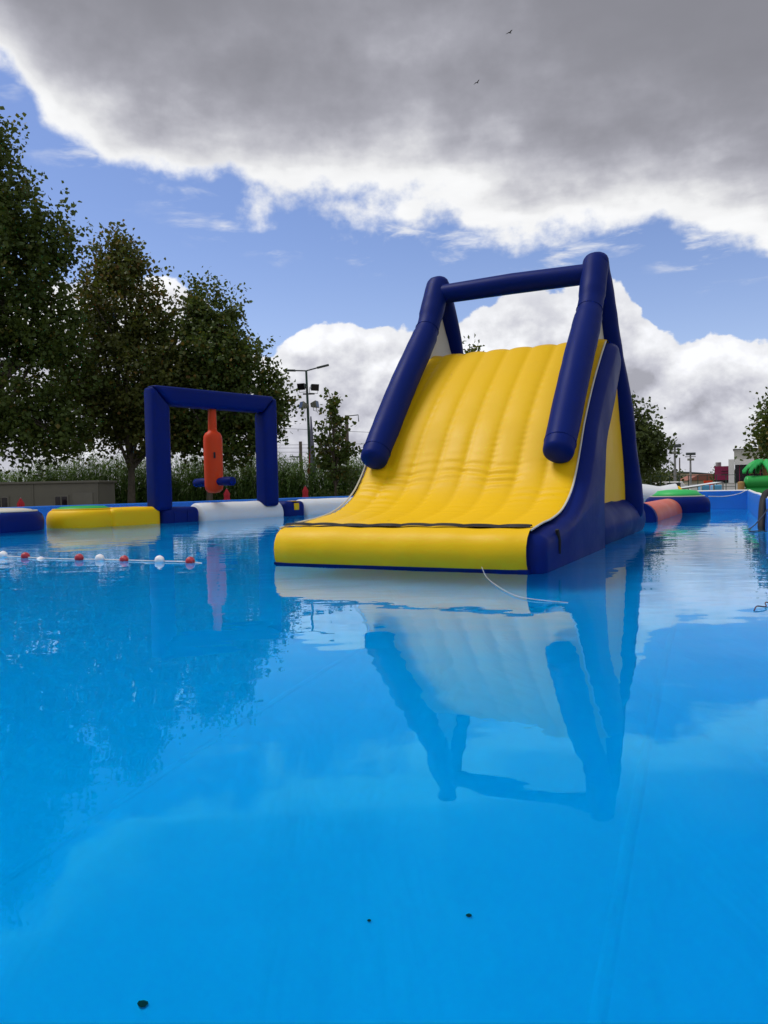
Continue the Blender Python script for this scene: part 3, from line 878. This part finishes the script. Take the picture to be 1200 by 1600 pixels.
tree('plane_tree', 'plane tree behind the arch with loose leafy sprays hanging on its open side', (-10.3, 45.5, GB),
     [((.2, 0, 9.4), (2.6, 2.5, 3.0), 1.8), ((-.4, 0, 12.7), (.9, .9, 1.3), .25), ((.9, 0, 12.4), (1.1, 1.0, 1.4), .35), ((2.0, 0, 8.0), (2.4, 2.0, 2.6), 1.1), ((-.5, 0, 6.6), (3.0, 2.6, 2.4), 1.4), ((3.1, 0, 6.4), (1.6, 1.5, 1.6), .45), ((3.9, 0, 6.9), (.8, .9, 1.6), .18), ((1.6, 0, 4.6), (1.8, 1.6, 1.1), .35)],
     27000, .215, M['leaf'], .26, 9, turn=lambda p, top: .10)
tree('young_plane_tree', 'slender young plane tree between lamp post and railway mast', (-2.85, 45, GB),
     [((-.1, 0, 4.4), (1.05, 1.0, 1.5), 1.6), ((-.1, 0, 6.2), (.75, .75, 1.2), .8), ((0, 0, 7.3), (.3, .3, .6), .2), ((.3, 0, 3.6), (.95, .9, .8), .7)],
     1700, .22, M['leaf'], .09, 12, turn=lambda p, top: .15, clump=.5, bark='trunk', split=.45)
tree('broad_tree', 'dark broad tree beside the slide rear leg, before the floodlight masts', (25.2, 78, GB),
     [((-.6, 0, 6.0), (2.9, 3, 2.9), 2), ((-1.6, 0, 7.7), (1.9, 2, 1.8), 1), ((1.4, 0, 5.0), (1.9, 2, 1.7), .9), ((-2.9, 0, 5.5), (3, 2.5, 3.2), 1)],
     12000, .36, M['leaf_dark'], .3, 15)
tree('broad_tree', 'leafy tree beside the grey-topped building, above the green inflatable', (24.4, 46, GB),
     [((.2, 0, 4.5), (2.0, 2.0, 1.9), 2), ((0, 0, 3.4), (2.1, 2.0, .9), .7), ((1.0, 0, 5.8), (1.6, 1.5, 1.1), .6)],
     9000, .24, M['leaf'], .22, 18, turn=lambda p, top: .2)
tree('broad_tree', 'tree whose top just shows above the yellow slide head', (4.7, 40, GB),
     [((0, 0, 7.2), (.8, .8, 1.6), 1.2), ((-.1, 0, 5.4), (1.4, 1.3, 1.6), 1)],
     4200, .20, M['leaf'], .18, 21, turn=lambda p, top: .15)
for k, (x, y, zt, rx, lb) in enumerate(((29.2, 84, 2.6, 1.5, 'low dark bush under the broad tree'), (33.0, 92, 3.1, 2.0, 'dark bush before the beige hall gable'), (-1.9, 46, 2.5, 1.3, 'shrub at the foot of the railway mast with bracket'), (57.5, 128, 3.0, 2.4, 'dark bush beside the terracotta roof'))):
    tree('bush', lb, (x, y, GB), [((0, 0, zt*.5), (rx, rx*.8, zt*.55), 1)], 1500 if y > 60 else 1600, .30 if y > 60 else .17, M['leaf_dark'], .06, 31+k, bark='trunk')

# giant reeds
def reeds(name, x0, x1, ydist, n, hmin, hmax, seed):
    rg = random.Random(seed); mb = MB(); tv = []
    for _ in range(n):
        x = rg.uniform(x0, x1); y = ydist + rg.uniform(-1.4, 3.0)
        hh = rg.uniform(hmin, hmax)*(.86 + .28*noise.noise((x*.35, 2.2, seed)))
        lx, ly = rg.gauss(0, .10), rg.gauss(0, .10)
        tone = rg.random()
        b0 = len(mb.f)
        st = [Vector((x, y, GZ)), Vector((x+lx*hh*.4, y+ly*hh*.4, GZ+hh*.55)), Vector((x+lx*hh, y+ly*hh, GZ+hh))]
        e = Vector((.014, 0, 0))
        o = len(mb.v)
        for p, k in zip(st, (1, .8, .3)):
            mb.v += [tuple(p-e*k), tuple(p+e*k)]
        mb.f += [(o, o+1, o+3, o+2), (o+2, o+3, o+5, o+4)]
        for j in range(rg.randint(9, 14)):
            f = rg.uniform(.22, 1.0)
            p = st[0].lerp(st[2], f)
            az_ = rg.uniform(0, 2*PI)
            L_ = rg.uniform(.45, .85)*(1.1-.4*f)
            wd = rg.uniform(.022, .04)
            up = rg.uniform(.5, 1.1)
            d = Vector((math.cos(az_), math.sin(az_), 0)); sd = Vector((-d.y, d.x, 0))
            P = [p, p + d*L_*.35 + Vector((0, 0, L_*.34*up)), p + d*L_*.72 + Vector((0, 0, L_*.38*up)), p + d*L_ + Vector((0, 0, L_*.1*up-.05))]
            o = len(mb.v)
            for q_, k in zip(P, (.5, 1, .7, .08)):
                mb.v += [tuple(q_-sd*wd*k), tuple(q_+sd*wd*k)]
            mb.f += [(o, o+1, o+3, o+2), (o+2, o+3, o+5, o+4), (o+4, o+5, o+7, o+6)]
        nf = len(mb.f)-b0
        tv += [min(.79, max(0, .15+.6*tone+rg.uniform(-.12, .12))) if rg.random() > .04 else .95 for _ in range(nf)]
    ob = mb.build(name, M['reed'], smooth=False, fix=False)
    at = ob.data.attributes.new('tint', 'FLOAT', 'FACE'); at.data.foreach_set('value', tv)
    return ob
rd = reeds('reed_bed', -31, -.4, 50, 3800, 3.1, 5.0, 4)
tag(rd, 'dense stand of tall green reeds behind the pool', 'reeds', kind='stuff')

# ------------------------------------------------------------------ cabin
cab = thing('portable_cabin', 'low grey-brown prefabricated cabin in front of the reeds', 'cabin', (-19.2, 38, GZ), 0)
MB().box((0, 1.2, 1.30), (10.2, 2.4, 2.52)).build('wall', M['cabin'], cab)
MB().box((0, 1.2, 2.62), (10.4, 2.6, .12)).build('roof', M['cabin'], cab, bevel=.02)
for x in (.35, 3.3):
    wdw = MB().box((x, -.03, 1.62), (.72, .06, .72)).build('window', M['cabin'], cab, bevel=.01)
    MB().box((x, -.065, 1.62), (.58, .02, .58)).build('pane', M['glassdark'], wdw)
    MB().box((x, -.08, 1.62), (.05, .02, .58)).build('mullion', M['cabin'], wdw)
dr = MB().box((4.35, -.03, 1.05), (1.0, .06, 2.05)).build('door', M['cabin'], cab, bevel=.015)
MB().box((4.72, -.08, 1.05), (.05, .06, .14)).build('handle', M['galv'], dr)
dk = MB().box((-.75, -.02, 1.05), (.9, .04, 2.0)).build('doorway', M['glassdark'], cab)  # dark slab, its colour standing in for the shade inside the opening
for x in (-4.6, -2.2, 1.9, 5.08):
    MB().box((x, -.02, 1.3), (.06, .05, 2.5)).build('joint_strip', M['cabin'], cab)

# ------------------------------------------------------------------ closed parasols
def parasol(x, y, ztop, label, flare):
    o = thing('parasol', label, 'parasol', (x, y, GZ), 0)
    h_ = ztop-GZ
    MB().tube([(0, 0, 0), (0, 0, h_+.05)], .025, 8).build('pole', M['galv'], o)
    mb = MB(); seg = 20
    prof_ = [(.03, h_), (.07, h_-.10), (.14, h_-.25), (.12, h_-.45), (flare, h_-1.0), (flare*1.15, h_-1.25)]
    for r, z in prof_:
        for k in range(seg):
            rr = r*(1+.22*math.cos(k*PI))
            mb.v.append((rr*math.cos(2*PI*k/seg), rr*math.sin(2*PI*k/seg), z))
    for i in range(len(prof_)-1):
        for k in range(seg):
            mb.f.append((i*seg+k, i*seg+(k+1) % seg, (i+1)*seg+(k+1) % seg, (i+1)*seg+k))
    mb.build('canopy', M['red'], o)
    MB().lathe([(.3, 0), (.3, .06), (.05, .10)], seg=20).build('base', M['concrete'], o)
parasol(-16.75, 35.5, .68, 'closed red parasol in front of the grey cabin', .16)
parasol(-8.15, 40, .92, 'closed red parasol seen through the arch below the orange bag', .26)
parasol(-4.27, 42, .98, 'closed red parasol beside the lamp post', .20)
parasol(-1.45, 44, .78, 'closed red parasol beside the yellow slide edge', .18)

# ------------------------------------------------------------------ lamp post with floodlights and banner
lp_ = thing('lamp_post', 'double-armed lamp post with floodlights and long banner', 'lamp post', (-4.72, 50, GZ))
Ht = 9.65
MB().tube([(0, 0, 0), (0, 0, 3.2), (-.06, 0, 6.5), (-.12, 0, Ht)], [.14, .12, .085, .07], 12).build('pole', M['gsteel'], lp_)
for sx, dz_ in ((-1, .06), (1, .34)):
    a = Vector((-.12, 0, Ht)); b = a + Vector((sx*.75, 0, dz_*.55)); c = a + Vector((sx*1.42, 0, dz_))
    hd = MB().tube([a, b], .045, 8).build('arm', M['steel'], lp_)
    mb = MB(); mb.box((0, 0, 0), (.80, .30, .11))
    o = mb.build('lamp_head', M['steel'], lp_, bevel=.03)
    o.location = (b+c)/2; o.rotation_euler = (0, -sx*math.atan2(dz_*.45, .67), 0)
def flood(x, y, z, rz, rx, mat, s=1.0):
    h = MB(); h.add([(-.28*s, -.2*s, -.22*s), (.28*s, -.2*s, -.22*s), (.28*s, -.2*s, .22*s), (-.28*s, -.2*s, .22*s), (-.16*s, .2*s, -.12*s), (.16*s, .2*s, -.12*s), (.16*s, .2*s, .12*s), (-.16*s, .2*s, .12*s)], [(0, 1, 2, 3), (7, 6, 5, 4), (0, 4, 5, 1), (1, 5, 6, 2), (2, 6, 7, 3), (3, 7, 4, 0)])
    o = h.build('floodlight', mat, lp_, bevel=.02)
    o.location = (x, y, z); o.rotation_euler = (rx, 0, rz)
    MB().box((0, -.205*s, 0), (.48*s, .012, .36*s)).build('lens', M['glassdark'], o)
    MB().tube([(-.29*s, 0, 0), (-.29*s, 0, -.38*s), (.29*s, 0, -.38*s), (.29*s, 0, 0)], .02, 6).build('bracket', M['galv'], o)
flood(-.38, -.1, Ht-1.0, R(-25), R(15), M['steel'])
flood(.36, -.1, Ht-1.08, R(30), R(10), M['steel'])
flood(-.32, -.05, Ht-2.25, R(-60), R(-14), M['lampgrey'], 1.05)
flood(.36, -.05, Ht-2.2, R(75), R(-8), M['lampgrey'], 1.05)
MB().box((.02, -.08, Ht-1.5), (.75, .09, .09)).build('crossbar', M['steel'], lp_)
MB().prism([(.0, 3.05), (.42, 3.05), (.24, 5.6), (.16, 6.7), (.08, 6.7)], -.12, -.10, 'y').build('banner', M['banner'], lp_)
MB().prism([(-.20, 3.0), (.0, 3.0), (.02, 4.6)], -.15, -.13, 'y').build('banner', M['red'], lp_)

# ------------------------------------------------------------------ railway masts and wires
def rmast(x, y, z, label):
    o = thing('railway_mast', label, 'mast', (x, y, GZ))
    h_ = z-GZ
    MB().box((0, 0, h_/2), (.26, .26, h_)).build('post', M['wood'], o)
    return o, h_
o, h_ = rmast(-7.45, 70, 5.1, 'short railway mast with diagonal struts and insulators')
for (x0, z0, x1, z1) in ((-.1, 4.35, -2.7, 2.9), (-.15, 2.75, -2.6, 4.9), (-.1, 4.9, -1.0, 4.95)):
    st = MB().tube([(x0, -.2, z0), (x1, -.2, z1)], .055, 6).build('strut', M['steel'], o)
    a = Vector((x0, -.2, z0)).lerp(Vector((x1, -.2, z1)), .05); b = Vector((x0, -.2, z0)).lerp(Vector((x1, -.2, z1)), .22)
    MB().tube([a, (a+b)/2, b], [.06, .10, .06], 8).build('insulator', M['steel'], st)
MB().tube([(.1, -.2, 3.6), (1.0, -.2, 4.35)], .03, 6).build('strut', M['steel'], o)
o, h_ = rmast(-2.75, 60, 6.45, 'tall railway mast with hooked top bracket')
MB().tube([(0, -.05, h_-.06), (.9, -.05, h_+.02), (.93, -.05, h_-.5)], .04, 6).build('bracket', M['steel'], o)
for k, (za, zb2, yy) in enumerate(((6.6, 5.3, 66), (4.7, 4.45, 70), (4.35, 4.0, 69.5), (3.6, 3.6, 70.5), (3.2, 3.25, 69), (5.0, 4.85, 71))):
    P = []
    for j in range(13):
        f = j/12
        x = -16 + 19*f
        P.append((x, yy, za+(zb2-za)*f - .25*4*f*(1-f)*.3))
    wr = MB().tube(P, .018, 5).build('overhead_wire', M['steel'])
    tag(wr, 'thin dark overhead railway wire strung behind the reeds', 'wire', 'overhead railway wires')

# ------------------------------------------------------------------ right background
def fmast(x, y, z, label):
    o = thing('floodlight_mast', label, 'mast', (x, y, GZ))
    h_ = z-GZ
    MB().tube([(0, 0, 0), (0, 0, h_)], [.19, .11], 10).build('pole', M['galv'], o)
    for dx_ in (-.35, .35):
        MB().box((dx_, -.1, h_-.1), (.6, .35, .38)).build('floodlight', M['steel'], o, bevel=.03)
    MB().box((0, 0, h_-.5), (1.5, .12, .10)).build('crossarm', M['galv'], o)
    MB().box((0, -.1, h_-.9), (.9, .3, .3)).build('floodlight', M['lampgrey'], o, bevel=.03)
fmast(34.1, 90, 5.0, 'taller floodlight mast before the beige hall')
fmast(43.9, 110, 4.7, 'shorter floodlight mast before the beige hall')
o = thing('plain_pole', 'bare thin pole between the two floodlight masts', 'pole', (38.5, 100, GZ))
MB().tube([(0, 0, 0), (0, 0, 5.0)], [.12, .08], 8).build('shaft', M['wood'], o)
MB().tube([(-.8, 0, 3.1), (.1, 0, 3.1)], .05, 6).build('crossarm', M['steel'], o)
for x, y, z, lb in ((30.2, 88, 2.2, 'thin lamp pole with short crossarm over the low bushes'), (32.6, 95, 2.3, 'thin lamp pole with a wide lamp head over the low bushes')):
    o = thing('thin_pole', lb, 'pole', (x, y, GZ))
    MB().tube([(0, 0, 0), (0, 0, z-GZ)], .06, 8).build('shaft', M['steel'], o)
    MB().box((0, 0, z-GZ), (1.2 if z > 2.25 else .5, .3, .14)).build('lamp_head', M['steel'], o, bevel=.03)
o = thing('hall', 'long beige hall with low curved roof', 'building', (58, 150, GZ), R(-21))
poly = [(-8, 0), (-8, 3.0)] + [(-8+13.5*k/10, 3.0+.5*math.sin(PI*k/10)) for k in range(1, 10)] + [(5.5, 3.0), (5.5, 0)]
MB().prism(poly, 0, 20, 'y').build('wall', M['beige'], o)
MB().tube([(p, -.1, q_+.1) for p, q_ in poly[1:-1]], .16, 6).build('roof_edge', M['steel'], o)
for k in range(12):
    MB().box((-7.3+k*1.1, -.06, 1.5), (.12, .1, 2.9)).build('rib', M['beige'], o)
o = thing('tiled_house', 'low house with terracotta roof beside the magenta block', 'building', (56.2, 135, GZ))
MB().box((0, 2, 1.0), (5.5, 4, 2.0)).build('wall', M['beige'], o)
MB().prism([(-3.0, 2.0), (3.0, 2.0), (2.4, 3.1), (-1.0, 3.0)], -.3, 4.3, 'y').build('roof', M['terracotta'], o)
# magenta block
o = thing('magenta_block', 'small magenta clad block with rooftop tank', 'building', (53.0, 120, GZ), R(-25))
MB().box((0, 3, 3.05), (2.5, 6, 2.15)).build('cladding', M['magenta'], o)
MB().box((0, 3, .98), (2.4, 5.8, 1.96)).build('ground_floor', M['glassdark'], o)
MB().lathe([(.42, 4.14), (.42, 4.75), (.36, 4.80)], (-.75, 2, 0), 20).build('roof_tank', M['galv'], o)
for z in (2.9, 3.35):
    MB().box((.25, -.02, z), (1.1, .06, .09)).build('sign_strip', M['glassdark'], o)
# pavilion with white portal frame
o = thing('pavilion', 'grey-topped pavilion with white portal frame and dark glazing', 'building', (55.2, 107.4, GZ), R(-25))
MB().box((.6, 5, 5.45), (12.6, 8, 1.7)).build('upper_block', M['concrete'], o)
MB().box((.55, 5, 6.36), (12.8, 8.2, .10)).build('parapet', M['steel'], o)
MB().box((-6.05, .6, 2.45), (.75, 1.2, 4.9)).build('portal_column', M['wpaint'], o)
MB().box((.6, .6, 4.52), (12.5, 1.2, .72)).build('portal_beam', M['wpaint'], o)
MB().box((.6, 2.2, 2.1), (12.4, .3, 4.1)).build('glazing', M['glassdark'], o)
for k in range(9):
    MB().box((-5.0+k*1.35, 2.0, 2.1), (.09, .12, 4.1)).build('mullion', M['magenta'], o)
for k in range(3):
    MB().box((-4.9+k*.75, 1.2, .65), (.10, .10, 1.35)).build('door_frame', M['wpaint'], o)
MB().box((-4.15, 1.2, 1.34), (1.7, .10, .10)).build('door_frame', M['wpaint'], o)
MB().box((-1.5, 5, 6.75), (1.0, 1.0, .7)).build('roof_unit', M['galv'], o)
# mesh fence
o = thing('fence', 'dark mesh fence with thin posts below the broad tree', 'fence', (31, 82, GZ))
for k in range(12):
    MB().tube([(-4.5+k*1.0, 0, 0), (-4.5+k*1.0, 0, 2.6)], .045, 6).build('post', M['gsteel'], o)
for z in (.1, 1.3, 2.55):
    MB().tube([(-4.5, 0, z), (6.5, 0, z)], .025, 6).build('rail', M['gsteel'], o)
# low white wall and parked items
o = thing('low_wall', 'low white wall in front of the beige hall', 'wall', (40, 105, GZ))
MB().box((0, 0, .75), (26, .3, 1.5)).build('masonry', M['wpaint'], o)
MB().box((0, 0, 1.53), (26.2, .4, .08)).build('coping', M['concrete'], o)
van = thing('parked_van', 'white van parked beyond the fence', 'van', (32.4, 86.5, GZ), R(6))
MB().prism([(-1.9, .35), (1.9, .35), (1.9, 1.05), (1.35, 1.25), (.9, 1.95), (-1.9, 1.95)], -.85, .85, 'y').build('body', M['wpaint'], van, bevel=.12)
MB().box((-.2, -.86, 1.55), (1.6, .02, .5)).build('window', M['glassdark'], van)
for x in (-1.2, 1.2):
    for y in (-.8, .8):
        MB().tube([(x, y-.1, .33), (x, y+.1, .33)], .33, 16).build('wheel', M['black'], van)
# pale tent roof, blue booths
o = thing('shade_sail', 'pale sloping shade sail behind the far pool wall', 'canopy', (13.3, 34, GZ), R(-10))
mb = MB()
for i in range(9):
    for j in range(9):
        u, v = i/8, j/8
        mb.v.append((-1.3+2.9*u, 1.6*v, 1.62+.36*u**1.2-.10*math.sin(PI*v)*math.sin(PI*u)))
for i in range(8):
    for j in range(8):
        mb.f.append((i*9+j, (i+1)*9+j, (i+1)*9+j+1, i*9+j+1))
mb.build('cloth', M['white'], o, fix=False)
for x, y, z in ((-1.3, 0, 1.6), (1.6, 0, 1.97), (-1.3, 1.6, 1.6), (1.6, 1.6, 1.97)):
    MB().tube([(x, y, 0), (x, y, z)], .03, 8).build('pole', M['galv'], o)
for x, lb in ((15.05, 'pale blue plastic booth beside the shade sail'), (15.62, 'pale blue plastic booth between its twin and the pavilion door')):
    o = thing('booth', lb, 'booth', (x, 36, GZ), R(-6))
    MB().box((0, .2, .92), (.42, .42, 1.84)).build('body', M['lblue'], o, bevel=.04)
    MB().box((0, -.02, 1.2), (.30, .03, .5)).build('panel', M['white'], o, bevel=.01)
    MB().box((-.19, -.03, .92), (.05, .05, 1.8)).build('corner_post', M['wpaint'], o)
o = thing('deck_chair', 'orange deck chair standing by the pale blue booths', 'chair', (16.1, 37.5, GZ), R(20))
MB().box((0, 0, 1.15), (.5, .5, .06)).build('seat', M['orange'], o, bevel=.01)
MB().prism([(.2, 1.15), (.26, 1.15), (.42, 2.05), (.36, 2.05)], -.25, .25).build('backrest', M['orange'], o)
for x in (-.22, .22):
    for y in (-.22, .22):
        MB().tube([(x, y, 0), (x, y, 1.15)], .02, 6).build('leg', M['galv'], o)
# green inflatable with palm
o = thing('inflatable_castle', 'green ribbed inflatable wall with palm fronds and tan corner post', 'inflatable', (16.3, 30, GZ), R(-14))
for k in range(5):
    MB().tube([(-1.95, 0, .28+k*.42), (0, 0, .28+k*.42+.0), (3.0, 0, .28+k*.42)], .25, 18, round_ends=.5).build('tube', M['green'], o)
MB().tube([(-2.2, -.1, 0), (-2.2, -.1, 1.95)], .13, 14, round_ends=.4).build('corner_post', M['tan'], o)
MB().tube(catmull([(-1.2, .3, 0), (-1.15, .3, 1.5), (-1.25, .3, 2.85)], 5), [.16, .15, .15, .15, .14, .14, .13, .13, .12, .12, .12], 14).build('palm_trunk', M['tan'], o)
for k, a in enumerate((0, 50, 100, 160, 185, 215, 270, 320)):
    mb = MB(); d = Vector((math.cos(R(a)), math.sin(R(a)), 0)); sd = Vector((-d.y, d.x, 0))
    n = 10; rows_ = []
    for i in range(n+1):
        f = i/n
        p = Vector((-1.25, .3, 2.8)) + d*(.80*f) + Vector((0, 0, .34*f - .72*f*f))
        wd = .115*math.sin(PI*min(1, f*.85+.12))
        for s2 in (-1, -.5, 0, .5, 1):
            dr_ = .12*abs(s2) + (.10*abs(s2)*(i % 2))
            rows_.append(tuple(p + sd*wd*s2 - Vector((0, 0, dr_))))
    mb.v = rows_
    for i in range(n):
        for j in range(4):
            mb.f.append((i*5+j, i*5+j+1, (i+1)*5+j+1, (i+1)*5+j))
    fr_ = mb.build('palm_frond', M['lime'], o, fix=False)
    sm = fr_.modifiers.new('thick', 'SOLIDIFY'); sm.thickness = .03

# ------------------------------------------------------------------ birds and specks
def bird(p, s, bank, label):
    o = thing('bird', label, 'bird', p, R(30))
    MB().tube([(-.22*s, 0, 0), (-.08*s, 0, 0), (.1*s, 0, .01), (.24*s, 0, .02)], [.012*s, .055*s, .05*s, .012*s], 8).build('body', M['beakdark'], o)
    for sg in (-1, 1):
        mb = MB().add([(.06*s, 0, .02*s), (-.08*s, 0, .02*s), (-.06*s, sg*.28*s, .13*s), (.08*s, sg*.28*s, .13*s), (-.10*s, sg*.62*s, .06*s+bank*sg)], [(0, 1, 2, 3), (3, 2, 4)])
        wg = mb.build('wing', M['beakdark'], o, fix=False, smooth=False)
        sm = wg.modifiers.new('thick', 'SOLIDIFY'); sm.thickness = .012
bird((15.2, 88, 51.4), 1.0, .06, 'tiny dark bird gliding higher in front of the grey cloud')
bird((11.7, 90, 47.0), .9, -.08, 'tiny dark bird gliding lower in front of the grey cloud')
for (x, y, s, lb) in ((-.74, 2.22, .016, 'dark dead leaf, the largest speck lying on the pool floor'), (.26, 2.57, .010, 'small dark speck on the pool floor before the slide'), (-.08, 2.56, .007, 'tiny faint speck on the pool floor before the slide')):
    mb = MB()
    for k in range(8):
        a = 2*PI*k/8
        mb.v.append((s*math.cos(a)*(1+.3*math.sin(3*a)), s*.8*math.sin(a), .004))
    mb.v.append((0, 0, .012+s*.3))
    mb.f = [(k, (k+1) % 8, 8) for k in range(8)] + [tuple(range(8))[::-1]]
    o = mb.build('dead_leaf', M['insect'], loc=(x, y, GZ+.034))
    tag(o, lb, 'leaf')
